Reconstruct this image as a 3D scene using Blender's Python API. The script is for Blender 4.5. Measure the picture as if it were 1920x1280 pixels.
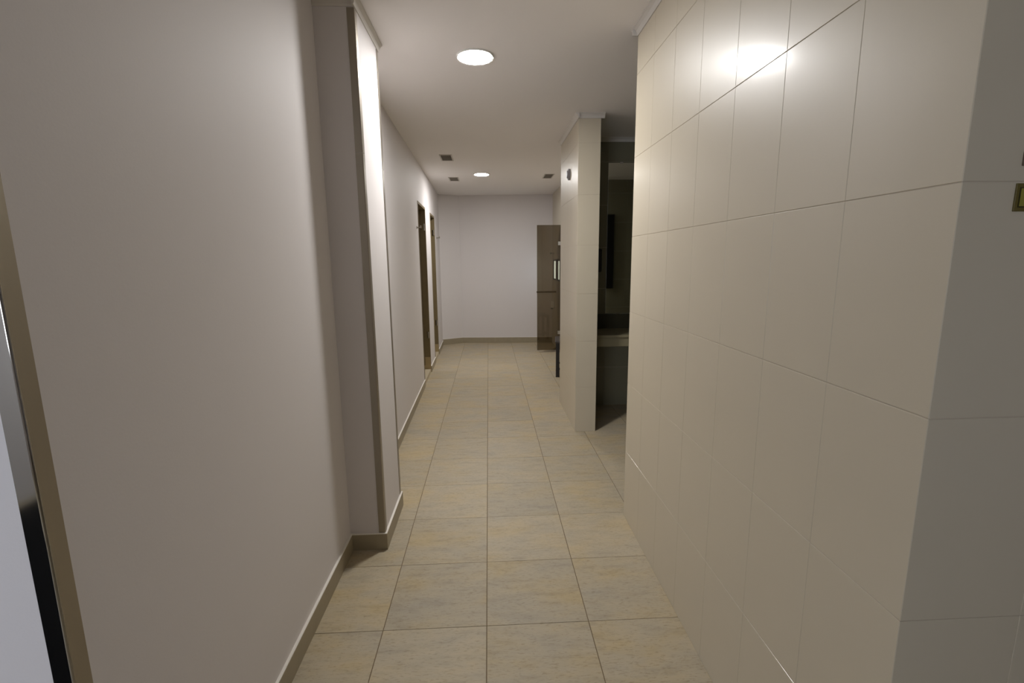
import bpy, bmesh, math, random
from mathutils import Matrix, Vector
random.seed(4)
for o in list(bpy.data.objects): bpy.data.objects.remove(o)
scene = bpy.context.scene
COL = scene.collection

# ------------------------------------------------------------------ camera
F_PX, PITCH, YAW, ROLL, CAM_H = 892.75, 0.16840, 0.04700, -0.01087, 1.5772
cp, sp, cy, sy, cr, sr = math.cos(PITCH), math.sin(PITCH), math.cos(YAW), math.sin(YAW), math.cos(ROLL), math.sin(ROLL)
fwd = Vector((sy*cp, cy*cp, -sp)); r0 = Vector((cy, -sy, 0)); u0 = r0.cross(fwd)
right = cr*r0 + sr*u0; up = -sr*r0 + cr*u0
cam = bpy.data.objects.new('camera', bpy.data.cameras.new('camera')); COL.objects.link(cam)
m = Matrix((right, up, -fwd)).transposed().to_4x4(); m.translation = Vector((0, 0, CAM_H)); cam.matrix_world = m
cam.data.sensor_fit = 'HORIZONTAL'; cam.data.sensor_width = 36.0; cam.data.lens = F_PX*36/1920
cam.data.clip_start = 0.05; cam.data.clip_end = 200
scene.camera = cam
# ------------------------------------------------------------------ world, daylight, exposure
LAMP_POWER = 290.0          # radiance of the ceiling discs
DAY_POWER = 60.0           # daylight through the lobby window (W)
w = bpy.data.worlds.new('world'); scene.world = w; w.use_nodes = True
w.node_tree.nodes['Background'].inputs[0].default_value = (0.62, 0.80, 1.0, 1)
w.node_tree.nodes['Background'].inputs[1].default_value = 1.6
scene.view_settings.view_transform = 'Standard'; scene.view_settings.look = 'None'
scene.view_settings.gamma = 1.0; scene.view_settings.use_curve_mapping = False
scene.view_settings.exposure = 0.10
al = bpy.data.lights.new('daylight', 'AREA'); al.shape = 'RECTANGLE'; al.size = 1.5; al.size_y = 1.3
al.energy = DAY_POWER; al.color = (0.82, 0.88, 1.0)
alo = bpy.data.objects.new('daylight', al); COL.objects.link(alo)
alo.location = (-2.0, -3.35, 1.55); alo.rotation_euler = (math.radians(90), 0, 0)   # outside the lobby window, shining in (+y)

# ------------------------------------------------------------------ helpers
def rgb(r, g, b):
    return tuple(((c/255)/12.92 if c/255 <= .04045 else ((c/255+.055)/1.055)**2.4) for c in (r, g, b)) + (1,)
def mat(name, col, rough=.5, metal=0., spec=.5, bump=0., bscale=40., var=0., **kw):
    M = bpy.data.materials.new(name); M.use_nodes = True; nt = M.node_tree; b = nt.nodes['Principled BSDF']
    b.inputs['Base Color'].default_value = col; b.inputs['Roughness'].default_value = rough
    b.inputs['Metallic'].default_value = metal; b.inputs['Specular IOR Level'].default_value = spec
    for k, v in kw.items(): b.inputs[k.replace('_', ' ')].default_value = v
    tc = nt.nodes.new('ShaderNodeTexCoord')
    if bump or var:
        n = nt.nodes.new('ShaderNodeTexNoise'); n.inputs['Scale'].default_value = bscale; n.inputs['Detail'].default_value = 4
        nt.links.new(tc.outputs['Object'], n.inputs['Vector'])
        if bump:
            bp = nt.nodes.new('ShaderNodeBump'); bp.inputs['Strength'].default_value = bump; bp.inputs['Distance'].default_value = .002
            nt.links.new(n.outputs['Fac'], bp.inputs['Height']); nt.links.new(bp.outputs['Normal'], b.inputs['Normal'])
        if var:
            mx = nt.nodes.new('ShaderNodeMixRGB'); mx.blend_type = 'MIX'
            mx.inputs[1].default_value = tuple(c*(1-var) for c in col[:3])+(1,); mx.inputs[2].default_value = tuple(min(1, c*(1+var)) for c in col[:3])+(1,)
            nt.links.new(n.outputs['Fac'], mx.inputs[0]); nt.links.new(mx.outputs[0], b.inputs['Base Color'])
    return M

def floor_mat(name, per_object=True):
    """matt cement/travertine look porcelain: streaks along x, beige and grey-green clouds"""
    M = bpy.data.materials.new(name); M.use_nodes = True; nt = M.node_tree; L = nt.links; N = nt.nodes
    b = N['Principled BSDF']; b.inputs['Specular IOR Level'].default_value = .3
    tc = N.new('ShaderNodeTexCoord'); oi = N.new('ShaderNodeObjectInfo')
    off = N.new('ShaderNodeVectorMath'); off.operation = 'MULTIPLY_ADD'
    off.inputs[1].default_value = (1, 1, 1)
    cmb = N.new('ShaderNodeCombineXYZ')
    for i, k in enumerate((37., 91., 13.)):
        mm = N.new('ShaderNodeMath'); mm.operation = 'MULTIPLY'; mm.inputs[1].default_value = k if per_object else 0
        L.new(oi.outputs['Random'], mm.inputs[0]); L.new(mm.outputs[0], cmb.inputs[i])
    L.new(tc.outputs['Object'], off.inputs[0]); L.new(cmb.outputs[0], off.inputs[2])
    def noise(scale, vec, detail=5, rough=.6):
        mp = N.new('ShaderNodeMapping'); mp.inputs['Scale'].default_value = vec; L.new(off.outputs[0], mp.inputs[0])
        n = N.new('ShaderNodeTexNoise'); n.inputs['Scale'].default_value = scale; n.inputs['Detail'].default_value = detail
        n.inputs['Roughness'].default_value = rough; L.new(mp.outputs[0], n.inputs['Vector']); return n.outputs['Fac']
    def ramp(src, stops):
        r = N.new('ShaderNodeValToRGB'); e = r.color_ramp.elements
        e[0].position, e[0].color = stops[0]; e[1].position, e[1].color = stops[-1]
        for p, c in stops[1:-1]:
            x = e.new(p); x.color = c
        L.new(src, r.inputs[0]); return r.outputs[0]
    def mix(f, a, c, t='MIX'):
        x = N.new('ShaderNodeMixRGB'); x.blend_type = t
        if isinstance(f, float): x.inputs[0].default_value = f
        else: L.new(f, x.inputs[0])
        for i, v in ((1, a), (2, c)):
            if isinstance(v, tuple): x.inputs[i].default_value = v
            else: L.new(v, x.inputs[i])
        return x.outputs[0]
    clouds = ramp(noise(2.8, (1, 1.8, 1), 4, .6), [(.30, rgb(174, 165, 149)), (.50, rgb(181, 169, 147)), (.70, rgb(185, 168, 135))])
    streak = ramp(noise(7, (1, 4, 1), 7, .72), [(.28, (.80, .79, .78, 1)), (.48, (.98, .98, .97, 1)), (.72, (1.07, 1.065, 1.05, 1))])
    c = mix(1., clouds, streak, 'MULTIPLY')
    fine = ramp(noise(42, (1, 4, 1), 4, .65), [(.34, (.74, .71, .66, 1)), (.46, (1, 1, 1, 1))])
    c = mix(.8, c, mix(1., c, fine, 'MULTIPLY'))
    tone = ramp(oi.outputs['Random'], [(0, (.93, .93, .92, 1)), (1, (1.04, 1.03, 1.0, 1))])
    c = mix(1., c, tone, 'MULTIPLY')
    L.new(c, b.inputs['Base Color'])
    rr = N.new('ShaderNodeMapRange'); rr.inputs[3].default_value = .38; rr.inputs[4].default_value = .6
    f = noise(14, (1, 3, 1)); L.new(f, rr.inputs[0]); L.new(rr.outputs[0], b.inputs['Roughness'])
    bp = N.new('ShaderNodeBump'); bp.inputs['Strength'].default_value = .12; bp.inputs['Distance'].default_value = .002
    L.new(f, bp.inputs['Height']); L.new(bp.outputs[0], b.inputs['Normal'])
    return M

M_WHITE = mat('white_paint', rgb(222, 217, 216), .62, bump=.10, bscale=160, spec=.3)
M_CEIL = mat('ceiling_paint', rgb(240, 236, 234), .7, bump=.08, bscale=120, spec=.2)
M_TILE = mat('glazed_wall_tile', rgb(200, 189.5, 168), .40, spec=.7, Coat_Weight=.28, Coat_Roughness=.14, var=.015, bscale=6)
M_DTILE = mat('shade_painted_wall_tile', rgb(130, 126, 106), .25, var=.03, bscale=6)  # wall tile with the unlit side room's shade put into its colour
M_GROUT = mat('pale_grout', rgb(198, 186, 168), .85, spec=.1)
M_FGROUT = mat('brown_floor_grout', rgb(120, 104, 82), .9, spec=.1)
M_FLOOR = floor_mat('stone_look_floor_tile')
M_LOBBY = floor_mat('lobby_floor', False)
M_BASE = mat('beige_skirting_tile', rgb(158, 147, 124), .42, var=.10, bscale=18)
M_BTOP = mat('painted_edge_light', rgb(236, 231, 222), .45)  # pale colour stands for light caught on the skirting's top
M_COVE = mat('white_plaster_cove', rgb(212, 207, 200), .6)
M_STEEL = mat('brushed_steel', rgb(160, 153, 141), .40, metal=1., bump=.15, bscale=120)
M_POLISH = mat('polished_steel', rgb(170, 166, 158), .07, metal=1.)
M_CHROME = mat('chrome', rgb(200, 200, 200), .12, metal=1.)
M_DARKWOOD = mat('dark_brown_wood', rgb(122, 107, 76), .45, var=.12, bscale=14)
M_DARKBR = mat('dark_bronze_metal', rgb(70, 58, 40), .4, metal=.6)
M_JAMBREFL = mat('painted_floor_reflection', rgb(172, 152, 112), .45)  # floor reflection low on the jambs, painted as a lighter brown
M_LEAF = mat('brown_door_leaf', rgb(92, 76, 52), .5, var=.1, bscale=10)
M_THRESH = mat('beige_threshold', rgb(196, 182, 154), .5, var=.06, bscale=10)
M_BLACK = mat('black_metal', rgb(22, 19, 18), .4)
M_MAT = mat('reflection_mat_rubber', rgb(24, 24, 26), .9, spec=.1, bump=.4, bscale=90)
M_VENTD = mat('dark_vent_interior', rgb(92, 86, 78), .8)
M_VENTS = mat('grey_vent_slat', rgb(136, 128, 118), .6)
M_VENTF = mat('white_vent_frame', rgb(200, 194, 186), .5)
M_WHITEPL = mat('white_plastic', rgb(225, 224, 220), .35)
M_GREYPL = mat('dark_grey_plastic', rgb(84, 80, 78), .4)
M_DET = mat('grey_detector_plastic', rgb(128, 124, 124), .4)
M_STONE = mat('pale_worktop_stone', rgb(146, 137, 110), .3, var=.05, bscale=12)
M_DKTILE = mat('dark_splashback_tile', rgb(66, 62, 46), .3, var=.08, bscale=10)
M_DARKW = mat('shade_painted_wall', rgb(100, 98, 82), .5)  # side room end wall, colour darkened to carry the room's shade
M_MIRROR = mat('mirror_glass', rgb(205, 208, 200), .03, metal=1.)
M_OLIVE = mat('olive_sign_border', rgb(96, 84, 34), .45)
M_OLIVED = mat('dark_olive_sign_line', rgb(48, 42, 8), .5)
M_OLIVEL = mat('luminous_olive_face', rgb(140, 132, 52), .45)
M_BROWNPL = mat('brown_sign', rgb(92, 76, 60), .5)
# bronze glass: thin tinted pane that really transmits
M_BRONZE = bpy.data.materials.new('bronze_glass'); M_BRONZE.use_nodes = True
nt = M_BRONZE.node_tree; nt.nodes.remove(nt.nodes['Principled BSDF'])
g = nt.nodes.new('ShaderNodeBsdfGlossy'); g.inputs['Roughness'].default_value = .02; g.inputs[0].default_value = (.8, .8, .8, 1)
t = nt.nodes.new('ShaderNodeBsdfTransparent'); t.inputs[0].default_value = (.50, .455, .375, 1)
fr = nt.nodes.new('ShaderNodeFresnel'); fr.inputs[0].default_value = 1.5
mx = nt.nodes.new('ShaderNodeMixShader'); nt.links.new(fr.outputs[0], mx.inputs[0]); nt.links.new(t.outputs[0], mx.inputs[1]); nt.links.new(g.outputs[0], mx.inputs[2])
nt.links.new(mx.outputs[0], nt.nodes['Material Output'].inputs[0])
M_GLASS = bpy.data.materials.new('clear_glass'); M_GLASS.use_nodes = True
nt = M_GLASS.node_tree; nt.nodes.remove(nt.nodes['Principled BSDF'])
g = nt.nodes.new('ShaderNodeBsdfGlossy'); g.inputs['Roughness'].default_value = .02
t = nt.nodes.new('ShaderNodeBsdfTransparent'); t.inputs[0].default_value = (.93, .97, .96, 1)
mx = nt.nodes.new('ShaderNodeMixShader'); mx.inputs[0].default_value = .06; nt.links.new(t.outputs[0], mx.inputs[1]); nt.links.new(g.outputs[0], mx.inputs[2])
nt.links.new(mx.outputs[0], nt.nodes['Material Output'].inputs[0])
M_FROST = mat('frosted_daylit_pane', rgb(210, 225, 235), .4, Emission_Color=(.72, .88, 1, 1), Emission_Strength=2.2)
M_LAMP = bpy.data.materials.new('lit_diffuser'); M_LAMP.use_nodes = True
b = M_LAMP.node_tree.nodes['Principled BSDF']; b.inputs['Emission Color'].default_value = (1, .985, .97, 1); b.inputs['Emission Strength'].default_value = LAMP_POWER
b.inputs['Base Color'].default_value = (.8, .8, .8, 1)

def prism(bm, poly, z0, z1):
    area = sum(poly[i][0]*poly[(i+1) % len(poly)][1]-poly[(i+1) % len(poly)][0]*poly[i][1] for i in range(len(poly)))
    if area < 0: poly = poly[::-1]
    lo = [bm.verts.new((x, y, z0)) for x, y in poly]; hi = [bm.verts.new((x, y, z1)) for x, y in poly]
    bm.faces.new(lo[::-1]); bm.faces.new(hi); n = len(poly)
    for i in range(n): bm.faces.new((lo[i], lo[(i+1) % n], hi[(i+1) % n], hi[i]))
def bx(bm, x0, x1, y0, y1, z0, z1):
    prism(bm, [(x0, y0), (x1, y0), (x1, y1), (x0, y1)], z0, z1)
def cyl(bm, c, r, h, axis='Z', n=40, r2=None):
    R = {'Z': Matrix(), 'X': Matrix.Rotation(math.pi/2, 4, 'Y'), 'Y': Matrix.Rotation(math.pi/2, 4, 'X')}[axis]
    bmesh.ops.create_cone(bm, cap_ends=True, segments=n, radius1=r, radius2=r if r2 is None else r2, depth=h, matrix=Matrix.Translation(c) @ R)
def link(name, bm, material, parent=None, bevel=0., smooth=False):
    bmesh.ops.recalc_face_normals(bm, faces=bm.faces)
    if bevel: bmesh.ops.bevel(bm, geom=[e for e in bm.edges if e.calc_face_angle(0) > .6], offset=bevel, segments=3, affect='EDGES', profile=.5)
    me = bpy.data.meshes.new(name); bm.to_mesh(me); bm.free(); me.materials.append(material)
    if smooth:
        for p in me.polygons: p.use_smooth = True
        me.set_sharp_from_angle(angle=math.radians(35))
    o = bpy.data.objects.new(name, me); COL.objects.link(o)
    if parent: o.parent = parent
    return o
def pbox(name, m_, parent, *dims, bevel=0.):
    bm = bmesh.new(); bx(bm, *dims); return link(name, bm, m_, parent, bevel)
def tag(o, label, cat, group=None):
    o['label'] = label; o['category'] = cat
    if group: o['group'] = group
    return o
def struct(o, label=None):
    o['kind'] = 'structure'
    if label: o['label'] = label
    return o
def empty(name, loc=(0, 0, 0)):
    o = bpy.data.objects.new(name, None); COL.objects.link(o); o.location = loc; o.empty_display_size = .1; return o
def local(bm, root):           # geometry was written in world space: bring it to the empty
    bmesh.ops.translate(bm, verts=bm.verts, vec=-root.location); return bm

CEIL = 2.78
COVE_B = 2.742

# ------------------------------------------------------------------ shell
TILE = .45
X0, Y0 = -.0368, 1.8536
fl = pbox('floor', M_FGROUT, None, -3.4, 3.4, .0536, 9.6, -.15, -.0018); struct(fl, 'stone look tiled corridor floor')
lob = pbox('floor_lobby', M_LOBBY, None, -3.4, 3.4, -3.2, .0536, -.15, 0); struct(lob, 'beige floor of the entrance lobby')
ce = pbox('ceiling', M_CEIL, None, -3.4, 3.4, -3.2, 9.6, CEIL, CEIL+.15); struct(ce, 'smooth off white painted ceiling')

_tm = {}
def tile_mesh(w_, h_, th, bev, m_):
    k = (round(w_, 4), round(h_, 4), th, bev, m_.name)
    if k in _tm: return _tm[k]
    bm = bmesh.new(); rings = []
    for ins, z in ((0, 0), (0, th-bev), (bev*.35, th-bev*.35), (bev, th)):
        rings.append([bm.verts.new((x*(w_/2-ins), y*(h_/2-ins), z)) for x, y in ((-1, -1), (1, -1), (1, 1), (-1, 1))])
    bm.faces.new(rings[0][::-1]); bm.faces.new(rings[-1])
    for a, c in zip(rings, rings[1:]):
        for i in range(4): bm.faces.new((a[i], a[(i+1) % 4], c[(i+1) % 4], c[i]))
    me = bpy.data.meshes.new('tile'); bm.to_mesh(me); bm.free(); me.materials.append(m_); _tm[k] = me; return me
def put_tile(parent, me, mtx):
    o = bpy.data.objects.new('tile', me); COL.objects.link(o); o.parent = parent
    o.matrix_parent_inverse = Matrix(); o.matrix_local = mtx; return o

GAP = .0032
for k in range(-4, 6):
    for n in range(-4, 17):
        x = X0+(k+.5)*TILE; y = Y0+(n+.5)*TILE
        tilt = Matrix.Rotation(random.uniform(-.0006, .0006), 4, 'X') @ Matrix.Rotation(random.uniform(-.0006, .0006), 4, 'Y')
        put_tile(fl, tile_mesh(TILE-GAP, TILE-.0022, .0105, .0012, M_FLOOR), Matrix.Translation((x, y, -.0105)) @ tilt)

ROWS = [0, .426, .852, 1.277, 1.702, 2.126, 2.549, COVE_B]
def tile_face(parent, p0, udir, cols, th=.006, gap=.0018, wob=.0004, m_=None):
    """tiles on a vertical face; p0 = (x,y) start on the finished face, udir = direction along it (normal = udir x z)"""
    m_ = m_ or M_TILE
    u = Vector((udir[0], udir[1], 0)).normalized(); z = Vector((0, 0, 1)); n = u.cross(z)
    s = 0
    for wd in cols:
        for a, b_ in zip(ROWS, ROWS[1:]):
            c = Vector((p0[0], p0[1], 0))+u*(s+wd/2)+z*((a+b_)/2)-n*th
            R = Matrix((u, z, n)).transposed().to_4x4()
            R = R @ Matrix.Rotation(random.uniform(-wob, wob), 4, 'X') @ Matrix.Rotation(random.uniform(-wob, wob), 4, 'Y')
            put_tile(parent, tile_mesh(wd-.0007, b_-a-gap, th, .0010, m_), Matrix.Translation(c) @ R)
        s += wd

# right block: corridor face, lobby face and side room face
XR = .815
YE = 2.722
G = .0017
wr = pbox('wall_right', M_GROUT, None, XR+G, 3.2, .813+G, YE-G, 0, CEIL); struct(wr, 'cream glazed tile wall on the right of the corridor')
cw = (YE-.813)/7
# face towards -x : u must run so that u x z = -x  -> u = (0,-1)? (0,-1,0)x(0,0,1) = (-1,0,0)
tile_face(wr, (XR, YE), (0, -1), [cw]*7)
tile_face(wr, (XR, .813), (1, 0), [.255]+[.27]*8)        # faces -y
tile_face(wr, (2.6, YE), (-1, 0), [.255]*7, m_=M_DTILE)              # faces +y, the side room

# stub wall between side room and far area, side room back wall
ws = bpy.data.objects.new('wall_partition', None)
bm = bmesh.new(); bx(bm, .775+G, .966-G, 4.2+G, 5.17, 0, CEIL); bx(bm, .966-G, 3.2, 5.0+G, 5.17, 0, CEIL)
ws = link('wall_partition', bm, M_GROUT); struct(ws, 'cream tiled partition pillar beside the dark side room')
tile_face(ws, (.775, 5.17), (0, -1), [.16, .27, .27, .27])
tile_face(ws, (.775, 4.2), (1, 0), [.191])
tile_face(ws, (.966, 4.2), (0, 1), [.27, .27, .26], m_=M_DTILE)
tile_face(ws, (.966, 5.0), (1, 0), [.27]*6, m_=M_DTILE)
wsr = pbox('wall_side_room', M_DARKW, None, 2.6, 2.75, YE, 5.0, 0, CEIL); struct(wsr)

# left walls
XL = -.79
wl = pbox('wall_left', M_WHITE, None, -3.2, XL, .812, 2.93, 0, CEIL, bevel=0); struct(wl, 'smooth white painted wall on the left foreground')
pier = pbox('wall_left_pier', M_WHITE, None, XL, -.6, 2.462, 2.93, 0, CEIL); struct(pier, 'white projecting pier on the left wall')
def xf(y): return -.787-.0180*(y-2.9)
DO = [(5.97, 6.77), (7.43, 8.10)]
DTOP = 2.30
bm = bmesh.new()
ys = [2.93, DO[0][0], DO[0][1], DO[1][0], DO[1][1], 9.03]
for i in (0, 2, 4):
    a, c = ys[i], ys[i+1]
    prism(bm, [(xf(a), a), (xf(c), c), (xf(c)-.22, c), (xf(a)-.22, a)], 0, CEIL)
for a, c in DO: prism(bm, [(xf(a), a), (xf(c), c), (xf(c)-.22, c), (xf(a)-.22, a)], DTOP, CEIL)
wlf = link('wall_left_far', bm, M_WHITE); struct(wlf, 'far white painted left wall with two doorways')

FAR = [(xf(9.03), 9.03), (-.53, 9.235), (.10, 9.17), (1.21, 9.09)]
bm = bmesh.new(); prism(bm, FAR+[(1.5, 9.09), (1.5, 9.5), (-1.4, 9.5), (-1.4, 9.03)], 0, CEIL)
wf = link('wall_far', bm, M_WHITE); struct(wf, 'white end wall with a shallow angled left corner')

# far right wall with window hole
WY0, WY1, WZ0, WZ1 = 8.10, 8.96, 1.22, 1.585
bm = bmesh.new()
bx(bm, 1.21, 1.4, 5.17, WY0, 0, CEIL); bx(bm, 1.21, 1.4, WY1, 9.09, 0, CEIL)
bx(bm, 1.21, 1.4, WY0, WY1, 0, WZ0); bx(bm, 1.21, 1.4, WY0, WY1, WZ1, CEIL)
wrf = link('wall_right_far', bm, mat('cream_wall', rgb(206, 198, 182), .5)); struct(wrf)
win = empty('window_1', (1.29, (WY0+WY1)/2, WZ0)); struct(win, 'small bright window on the far right wall behind the bronze glass')
bm = bmesh.new()
for a, c in ((WY0, WY0+.03), (WY1-.12, WY1), (8.30, 8.60)): bx(bm, 1.204, 1.25, a, c, WZ0, WZ1)
bx(bm, 1.204, 1.25, WY0+.03, WY1-.03, WZ0, WZ0+.025); bx(bm, 1.204, 1.25, WY0+.03, WY1-.03, WZ1-.025, WZ1)
link('window_frame', local(bm, win), M_GREYPL, win)
for a, c in ((WY0+.03, 8.30), (8.60, WY1-.12)):
    bm = bmesh.new(); bx(bm, 1.208, 1.214, a, c, WZ0+.025, WZ1-.025); link('pane', local(bm, win), M_FROST, win)

# lobby shell (behind the camera)
LW = (-2.75, -1.25, .9, 2.2)
bm = bmesh.new()
bx(bm, -3.4, LW[0], -3.2, -3.05, 0, CEIL); bx(bm, LW[1], 3.4, -3.2, -3.05, 0, CEIL)
bx(bm, LW[0], LW[1], -3.2, -3.05, 0, LW[2]); bx(bm, LW[0], LW[1], -3.2, -3.05, LW[3], CEIL)
wb = link('wall_back', bm, M_WHITE); struct(wb)
struct(pbox('wall_lobby_left', M_WHITE, None, -3.4, -3.2, -3.05, 9.6, 0, CEIL)); struct(pbox('wall_lobby_right', M_WHITE, None, 3.2, 3.4, -3.05, 9.6, 0, CEIL))
win2 = empty('window_2', (-2.0, -3.12, LW[2])); struct(win2)
bm = bmesh.new()
for a, c in ((LW[0], LW[0]+.05), (LW[1]-.05, LW[1]), (-2.03, -1.97)): bx(bm, a, c, -3.15, -3.09, LW[2], LW[3])
bx(bm, LW[0], LW[1], -3.15, -3.09, LW[2], LW[2]+.05); bx(bm, LW[0], LW[1], -3.15, -3.09, LW[3]-.05, LW[3])
link('window_frame', local(bm, win2), M_WHITEPL, win2)

# ------------------------------------------------------------------ skirting (beige tile), light along its top edge painted as a pale strip
BH = .093; BT = .012
def skirting(name, p, q, h=BH, t=BT, ext0=0, ext1=0, label=None):
    """runs from p to q on the wall face; body on the right hand side of p->q"""
    d = (Vector(q)-Vector(p)).normalized(); n = Vector((d.y, -d.x))
    p = Vector(p)-d*ext0; q = Vector(q)+d*ext1
    bm = bmesh.new(); prism(bm, [tuple(p), tuple(q), tuple(q+n*t), tuple(p+n*t)], 0, h)
    o = link(name, bm, M_BASE, bevel=.0015); struct(o, label)
    bm = bmesh.new(); n2 = n*(t-.0005); prism(bm, [tuple(p), tuple(q), tuple(q+n2), tuple(p+n2)], h, h+.004); link('top_edge_light', bm, M_BTOP, o)
    return o
skirting('baseboard_left', (XL, .85), (XL, 2.462), label='beige skirting along the left foreground wall')
skirting('baseboard_pier_front', (XL+BT, 2.462), (-.6, 2.462), ext1=BT, label='beige skirting on the front of the pier')
skirting('baseboard_pier_side', (-.6, 2.462), (-.6, 2.93), ext1=BT, label='beige skirting on the corridor side of the pier')
def sk_far(a, c): skirting('baseboard_left_far', (xf(a), a), (xf(c), c), h=.085)
sk_far(2.93, DO[0][0]); sk_far(DO[0][1], DO[1][0]); sk_far(DO[1][1], 9.03)
for i in range(3): skirting('baseboard_far', FAR[i], FAR[i+1], h=.105)

# plaster coves under the ceiling
def cove(name, p, q, s=.030, ext0=0, ext1=0, h=None):
    h = CEIL-COVE_B if h is None else h
    d = (Vector(q)-Vector(p)).normalized(); n = Vector((d.y, -d.x)); p = Vector(p)-d*ext0; q = Vector(q)+d*ext1
    prof = [(-.004, 0), (.004, 0), (.008, h*.22), (s*.45, h*.55), (s*.8, h*.8), (s, h*.86), (s, h), (-.004, h)]
    bm = bmesh.new(); A = [bm.verts.new((p.x+n.x*a, p.y+n.y*a, CEIL-h+z)) for a, z in prof]; B = [bm.verts.new((q.x+n.x*a, q.y+n.y*a, CEIL-h+z)) for a, z in prof]
    bm.faces.new(A); bm.faces.new(B[::-1]); k = len(prof)
    for i in range(k): bm.faces.new((A[i], B[i], B[(i+1) % k], A[(i+1) % k]))
    struct(link(name, bm, M_COVE))
cove('trim_1', (XR, YE), (XR, .813)); cove('trim_2', (XR, .813), (3.2, .813), ext0=.03); cove('trim_3', (2.6, YE), (XR, YE), ext1=.03)
# direction check: right hand side of p->q is where the body goes
cove('trim_4', (.775, 5.17), (.775, 4.2), ext0=.0, ext1=.03); cove('trim_5', (.775, 4.2), (.966, 4.2), ext1=.03); cove('trim_6', (.966, 4.2), (.966, 5.0))
cove('trim_7', (.966, 5.0), (2.6, 5.0))
cove('trim_8', (-.6, 2.462), (-.6, 2.93), ext0=.025, ext1=.025, s=.025); cove('trim_9', (XL, 2.462), (-.6, 2.462), s=.025)

# ------------------------------------------------------------------ doorways on the far left wall
for i, (a, c) in enumerate(DO):
    r = empty('door_%d' % (i+1), (xf(a), a, 0)); struct(r, ['nearer brown lined doorway in the far left wall', 'farther brown lined doorway in the far left wall'][i])
    e = .012; D = .20
    def part(nm, m_, poly, z0, z1, par=r):
        bm = bmesh.new(); prism(bm, poly, z0, z1); return link(nm, local(bm, r) if par is r else local(bm, r), m_, par)
    ja = [(xf(a)+.004, a), (xf(a)+.004, a+.03), (xf(a)-D, a+.03), (xf(a)-D, a)]
    part('jamb', M_DARKWOOD, ja, .052, DTOP)
    jc = [(xf(c)+.004, c-.03), (xf(c)+.004, c), (xf(c)-D, c), (xf(c)-D, c-.03)]
    j = part('jamb', M_DARKWOOD, jc, .052, DTOP)
    part('stop_strip', M_LEAF, [(xf(c)-.075, c-.045), (xf(c)-.075, c-.03), (xf(c)-.13, c-.03), (xf(c)-.13, c-.045)], .11, DTOP-.03)
    part('reflection_strip', M_JAMBREFL, [(xf(c)+.002, c-.034), (xf(c)+.002, c-.03), (xf(c)-D+.05, c-.03), (xf(c)-D+.05, c-.034)], .053, .053+(.175, .13)[i])  # thin strip that paints the floor's reflection on the jamb foot
    part('door_head', M_DARKWOOD, [(xf(a)+.004, a+.03), (xf(c)+.004, c-.03), (xf(c)-D, c-.03), (xf(a)-D, a+.03)], DTOP-.03, DTOP)
    part('threshold', M_THRESH, [(xf(a), a), (xf(c), c), (xf(c)-D, c), (xf(a)-D, a)], 0, .052)
    lf = part('door_leaf', M_LEAF, [(xf(a)-D+.045, a+.03), (xf(c)-D+.045, c-.03), (xf(c)-D, c-.03), (xf(a)-D, a+.03)], .06, DTOP-.03)
    bm = bmesh.new(); cyl(bm, (xf(a)-D+.075, a+.10, 1.05), .011, .06, 'X', 16); cyl(bm, (xf(a)-D+.10, a+.155, 1.05), .009, .13, 'Y', 16)
    hd = link('door_handle', local(bm, r), M_CHROME, lf, smooth=True)
    for z in (.55, 2.04):
        bm = bmesh.new(); cyl(bm, (xf(c)-.012, c-.045, z), .009, .09, 'Z', 14); bx(bm, xf(c)-.034, xf(c)-.004, c-.034, c-.03, z-.045, z+.045)
        link('hinge', local(bm, r), M_CHROME, j)
for (yy, lb) in ((5.83, 'small metal hook on the wall just before the nearer brown doorway'), (8.46, 'small metal hook on the wall beyond the farther brown doorway')):
    r = empty('wall_hook', (xf(yy), yy, 1.955)); tag(r, lb, 'hook', 'small hooks by the brown doorways')
    bm = bmesh.new(); cyl(bm, (.003, 0, .02), .016, .006, 'X', 20); link('base_plate', bm, M_STEEL, r, smooth=True)
    bm = bmesh.new(); cyl(bm, (.026, 0, .02), .006, .045, 'X', 14); cyl(bm, (.048, 0, .028), .009, .03, 'Z', 14); link('peg', bm, M_STEEL, r, smooth=True)

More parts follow.
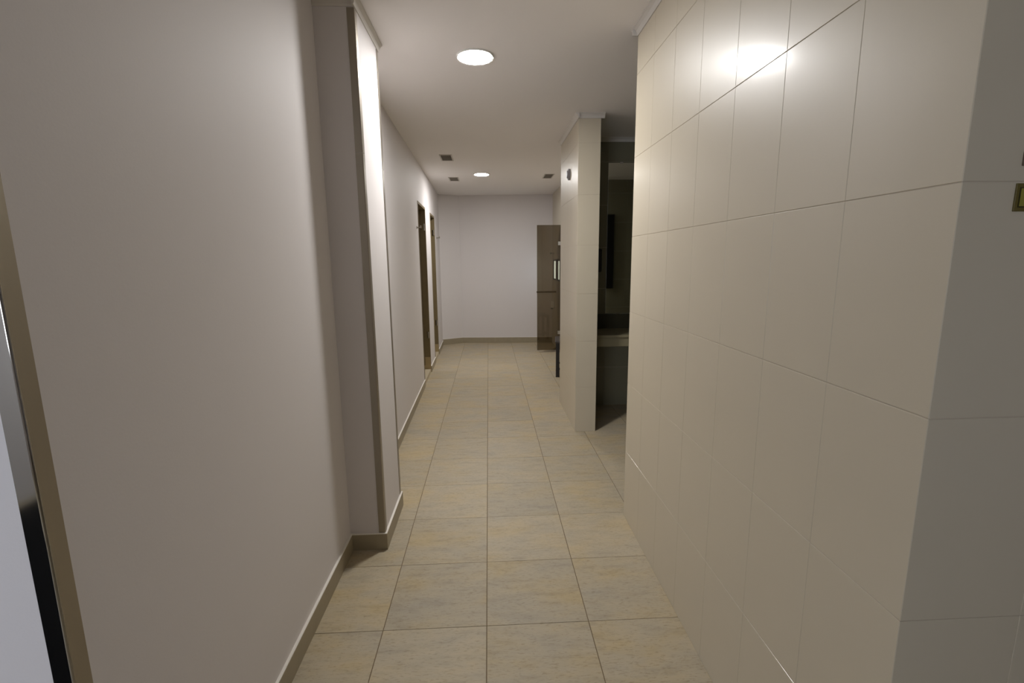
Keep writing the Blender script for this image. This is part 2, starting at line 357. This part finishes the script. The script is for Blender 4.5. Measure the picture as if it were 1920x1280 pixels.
# ------------------------------------------------------------------ steel corner guards
def guard(cx, cyy, dx, dy, z0, z1, zj, label, leg=.034, mats=(M_STEEL, M_STEEL), group='steel corner guards on the left wall corners'):
    """L profile round the corner (cx,cyy); legs run dx along x and dy along y away from the corner"""
    r = empty('corner_guard', (cx, cyy, z0)); tag(r, label, 'corner guard', group)
    t = .0025; sx = -math.copysign(1, dx); sy_ = -math.copysign(1, dy)
    ox, oy = cx+sx*t, cyy+sy_*t
    for a, c in ([(z0, zj-.001), (zj+.001, z1)] if zj else [(z0, z1)]):
        # leg lying on the y face (runs along x)
        bm = bmesh.new(); xs = sorted((ox+dx*.12, cx+dx)); ysx = sorted((cyy, oy)); bx(bm, xs[0], xs[1], ysx[0], ysx[1], a, c)
        link('front_leg', local(bm, r), mats[0], r)
        bm = bmesh.new(); ysx = sorted((oy+dy*.12, cyy+dy)); xs = sorted((cx, ox)); bx(bm, xs[0], xs[1], ysx[0], ysx[1], a, c)
        link('side_leg', local(bm, r), mats[1], r)
        # rounded nose
        bm = bmesh.new(); R = abs(dx)*.12; c0 = (ox+math.copysign(R, dx), oy+math.copysign(R, dy))
        pts = []
        for k in range(7):
            th = k/6*math.pi/2; pts.append((c0[0]+sx*R*math.sin(th), c0[1]+sy_*R*math.cos(th)))
        inn = [(c0[0]+sx*(R-t)*math.sin(k/6*math.pi/2), c0[1]+sy_*(R-t)*math.cos(k/6*math.pi/2)) for k in range(7)]
        prism(bm, pts+inn[::-1], a, c); link('rounded_nose', local(bm, r), mats[0], r, smooth=True)
    return r
guard(-.6, 2.462, -.034, .034, BH+.004, COVE_B-.004, 2.10, 'tall brushed steel corner guard on the near corner of the white pier')
guard(-.6, 2.93, -.034, -.034, BH+.004, COVE_B-.004, 2.10, 'thin steel corner guard on the far corner of the white pier')
guard(XL, .812, -.034, .034, 0.0, COVE_B, None, 'steel corner guard on the wall corner at the left edge', mats=(M_POLISH, M_STEEL))

# ------------------------------------------------------------------ ceiling lights
for i, (x, y, lb) in enumerate(((-.056, 3.09, 'round lit ceiling light nearest the camera, above the pier'), (-.074, 7.02, 'farther round lit ceiling light near the small vents'))):
    r = empty('ceiling_light', (x, y, CEIL)); tag(r, lb, 'ceiling light', 'round ceiling lights along the corridor')
    bm = bmesh.new(); R0, R1, n = .112, .100, 56
    prof = [(R1, 0), (R0, 0), (R0, -.006), (R0-.004, -.010), (R1, -.008)]
    rings = [[bm.verts.new((q*math.cos(k/n*2*math.pi), q*math.sin(k/n*2*math.pi), z)) for q, z in prof] for k in range(n)]
    for k in range(n):
        A, B = rings[k], rings[(k+1) % n]
        for j in range(5): bm.faces.new((A[j], A[(j+1) % 5], B[(j+1) % 5], B[j]))
    link('frame', bm, M_WHITEPL, r, smooth=True)
    bm = bmesh.new(); 
    prof = [(0, -.0105), (.060, -.0105), (.085, -.0100), (.094, -.0090), (.0995, -.0070), (.0995, -.001)]; n = 56
    rg = [[bm.verts.new((q*math.cos(k/n*2*math.pi), q*math.sin(k/n*2*math.pi), z)) for k in range(n)] for q, z in prof[1:]]
    bm.faces.new(rg[0][::-1]); bm.faces.new(rg[-1])
    for A, B in zip(rg, rg[1:]):
        for k in range(n): bm.faces.new((A[k], A[(k+1) % n], B[(k+1) % n], B[k]))
    link('diffuser', bm, M_LAMP, r, smooth=True)

# ------------------------------------------------------------------ ceiling vents
for (x, y, wx, wy, lb) in ((-.470, 5.92, .118, .30, 'small rectangular ceiling vent on the left, nearer of the two'), (-.489, 7.41, .118, .30, 'small rectangular ceiling vent on the left, just behind the nearer one'), (.889, 7.18, .112, .32, 'small rectangular ceiling vent on the right above the bronze glass')):
    r = empty('ceiling_vent', (x, y, CEIL)); tag(r, lb, 'ceiling vent', 'small vents in the far ceiling')
    f_ = .014
    bm = bmesh.new(); bx(bm, -wx/2-f_, wx/2+f_, -wy/2-f_, -wy/2, -.006, 0); bx(bm, -wx/2-f_, wx/2+f_, wy/2, wy/2+f_, -.006, 0)
    bx(bm, -wx/2-f_, -wx/2, -wy/2, wy/2, -.006, 0); bx(bm, wx/2, wx/2+f_, -wy/2, wy/2, -.006, 0); link('frame', bm, M_VENTF, r)
    bm = bmesh.new(); bx(bm, -wx/2, wx/2, -wy/2, wy/2, -.001, 0); link('backing', bm, M_VENTD, r)
    for k in range(9):
        bm = bmesh.new(); yy = -wy/2+(k+.5)*wy/9; bx(bm, -wx/2, wx/2, yy-.005, yy+.005, -.0055, -.0012); link('slat', bm, M_VENTS, r)

# ------------------------------------------------------------------ round detector on the pillar
r = empty('wall_detector', (.775, 4.63, 2.365)); tag(r, 'small round dark grey detector high on the tiled pillar', 'detector')
bm = bmesh.new(); cyl(bm, (-.008, 0, 0), .050, .016, 'X', 36); link('base', bm, M_DET, r, smooth=True)
bm = bmesh.new(); cyl(bm, (-.022, 0, 0), .030, .012, 'X', 30, r2=.040); link('lens', bm, M_DET, r, smooth=True)

# ------------------------------------------------------------------ bronze glass screen with bar
GY = 8.06
r = empty('glass_screen', (1.01, GY, 0)); tag(r, 'bronze tinted glass screen with a horizontal bar handle behind the pillar', 'glass screen')
bm = bmesh.new(); bx(bm, .813, 1.2085, GY-.004, GY+.004, .045, 2.15); link('glass_pane', local(bm, r), M_BRONZE, r, bevel=.001)
bm = bmesh.new(); cyl(bm, (.965, GY-.045, 1.05), .013, .33, 'X', 20); link('bar_handle', local(bm, r), M_DARKBR, r, smooth=True)
for x in (.825, 1.10):
    bm = bmesh.new(); cyl(bm, (x, GY-.024, 1.05), .011, .04, 'Y', 18); link('handle_mount', local(bm, r), M_BLACK if x > 1 else M_STEEL, r, smooth=True)
for z in (.35, 1.85):
    bm = bmesh.new(); bx(bm, 1.165, 1.21, GY-.014, GY+.014, z-.03, z+.03); link('wall_clamp', local(bm, r), M_CHROME, r)
bm = bmesh.new(); bx(bm, 1.17, 1.208, GY-.01, GY+.01, 0, .045); link('floor_block', local(bm, r), M_STEEL, r)

r = empty('soap_dispenser', (1.21, 8.80, .70)); tag(r, 'small white dispenser low on the wall behind the bronze glass', 'dispenser')
bm = bmesh.new(); bx(bm, -.06, 0, -.045, .045, 0, .13); link('body', bm, M_WHITEPL, r, bevel=.012)
bm = bmesh.new(); bx(bm, -.066, -.03, -.02, .02, -.02, 0); link('spout', bm, M_GREYPL, r, bevel=.004)
r = empty('wall_hook', (1.21, 8.90, 1.70)); tag(r, 'small shiny hook above the window behind the bronze glass', 'hook')
bm = bmesh.new(); cyl(bm, (-.004, 0, 0), .025, .008, 'X', 20); link('base_plate', bm, M_CHROME, r, smooth=True)
bm = bmesh.new(); cyl(bm, (-.03, 0, 0), .008, .05, 'X', 14); bmesh.ops.create_uvsphere(bm, u_segments=16, v_segments=10, radius=.016, matrix=Matrix.Translation((-.055, 0, 0))); link('peg', bm, M_CHROME, r, smooth=True)

# ------------------------------------------------------------------ black metal bench behind the pillar
BX0, BX1, BY0, BY1, SH = .890, 1.14, 6.30, 6.72, .50
r = empty('bench', ((BX0+BX1)/2, (BY0+BY1)/2, 0)); tag(r, 'black metal framed bench half hidden behind the tiled pillar', 'bench')
bm = bmesh.new(); bx(bm, BX0-.012, BX1, BY0-.012, BY1+.012, SH-.035, SH); link('seat', local(bm, r), mat('dark_seat', rgb(58, 52, 50), .45), r, bevel=.015)
for x in (BX0, BX1-.048):
    for y in (BY0, BY1-.035):
        bm = bmesh.new(); bx(bm, x, x+.048, y, y+.035, .006, SH-.035); lg = link('leg', local(bm, r), M_BLACK, r, bevel=.003)
        bm = bmesh.new(); bx(bm, x-.002, x+.050, y-.002, y+.037, 0, .006); link('foot', local(bm, r), M_BLACK, lg)
for y in (BY0+.006, BY1-.029):
    bm = bmesh.new(); bx(bm, BX0+.035, BX1-.035, y, y+.023, .10, .125); link('stretcher', local(bm, r), M_BLACK, r)
for x in (BX0+.006, BX1-.029):
    bm = bmesh.new(); bx(bm, x, x+.023, BY0+.035, BY1-.035, .10, .125); link('stretcher', local(bm, r), M_BLACK, r)
    bm = bmesh.new(); bx(bm, x, x+.023, BY0+.035, BY1-.035, SH-.065, SH-.036); link('seat_rail', local(bm, r), M_BLACK, r)

_p = Matrix.Translation((BX0, BY0, 0)) @ Matrix.Rotation(-.14, 4, 'Z') @ Matrix.Translation((-BX0, -BY0, 0))
r.matrix_world = _p @ Matrix.Translation(r.location)
# ------------------------------------------------------------------ side room: washstand top, splashback, mirror, tall dark panel, dispenser
SY = 5.0
r = empty('washstand_counter', (1.75, 4.76, .73)); tag(r, 'pale stone washstand counter with a deep front edge in the dark side room', 'counter')
bm = bmesh.new(); bx(bm, .968, 2.598, 4.53, SY-.001, .825, .85); link('worktop', local(bm, r), M_STONE, r, bevel=.003)
bm = bmesh.new(); bx(bm, .968, 2.598, 4.545, 4.57, .735, .822); link('front_apron', local(bm, r), M_STONE, r, bevel=.002)
for x in (1.0, 1.75, 2.55):
    bm = bmesh.new(); bx(bm, x, x+.03, 4.58, SY-.002, .66, .822); bx(bm, x, x+.03, SY-.03, SY-.002, .45, .66); link('wall_bracket', local(bm, r), M_GREYPL, r)
sb = pbox('splashback', M_DKTILE, None, .968, 2.598, SY-.012, SY-.001, .8505, 1.005); tag(sb, 'dark tiled splashback strip above the washstand counter', 'splashback')
r = empty('wall_mirror', (1.79, SY, 1.01)); tag(r, 'large frameless mirror on the back wall of the side room', 'mirror')
bm = bmesh.new(); bx(bm, 1.232, 2.45, SY-.007, SY-.002, 1.012, 2.54); link('mirror_glass', local(bm, r), M_MIRROR, r, bevel=.001)
for x in (1.35, 2.3):
    for z in (1.012, 2.54):
        bm = bmesh.new(); bx(bm, x, x+.03, SY-.010, SY-.0005, z-.008, z+.008); link('mirror_clip', local(bm, r), M_CHROME, r)
r = empty('tall_panel', (1.84, YE, 1.14)); tag(r, 'tall narrow dark panel seen reflected in the side room mirror', 'panel')
bm = bmesh.new(); bx(bm, 1.785, 1.895, YE+.001, YE+.03, 1.14, 2.24); link('panel_face', local(bm, r), M_BLACK, r, bevel=.003)
r = empty('soap_dispenser', (1.12, SY, 1.43)); tag(r, 'black wall dispenser at the pillar edge in the side room', 'dispenser')
bm = bmesh.new(); bx(bm, 1.06, 1.165, SY-.10, SY-.001, 1.45, 1.684); link('body', local(bm, r), M_BLACK, r, bevel=.012)
bm = bmesh.new(); bx(bm, 1.09, 1.135, SY-.09, SY-.04, 1.43, 1.45); link('nozzle', local(bm, r), M_GREYPL, r, bevel=.004)

# ------------------------------------------------------------------ little signs on the near right tiled face
YN = .813
r = empty('wall_sign', (.975, YN, 1.652)); tag(r, 'small olive green luminous sign plate at the right edge', 'sign')
bm = bmesh.new(); bx(bm, .9125, 1.04, YN-.003, YN-.0002, 1.652, 1.699); link('plate', local(bm, r), M_OLIVE, r, bevel=.0008)
bm = bmesh.new(); bx(bm, .9185, 1.034, YN-.0036, YN-.003, 1.6585, 1.6925); link('dark_line', local(bm, r), M_OLIVED, r)
bm = bmesh.new(); bx(bm, .9205, 1.032, YN-.0042, YN-.0036, 1.6605, 1.6905); link('inner_face', local(bm, r), M_OLIVEL, r)
o = pbox('wall_sign', M_BROWNPL, None, .917, .975, YN-.003, YN-.0002, 1.728, 1.752, bevel=.0008); tag(o, 'small brown plate above the olive sign at the right edge', 'sign')

# unseen mat, added only to put a dark reflection in the polished guard
r = empty('reflection_mat', (-2.4, -.6, 0)); tag(r, 'black mat added behind the camera for the dark reflection in the guard', 'mat')
bm = bmesh.new(); bx(bm, -3.1, -1.5, -1.6, .3, .0005, .012); link('mat_field', local(bm, r), M_MAT, r, bevel=.003)
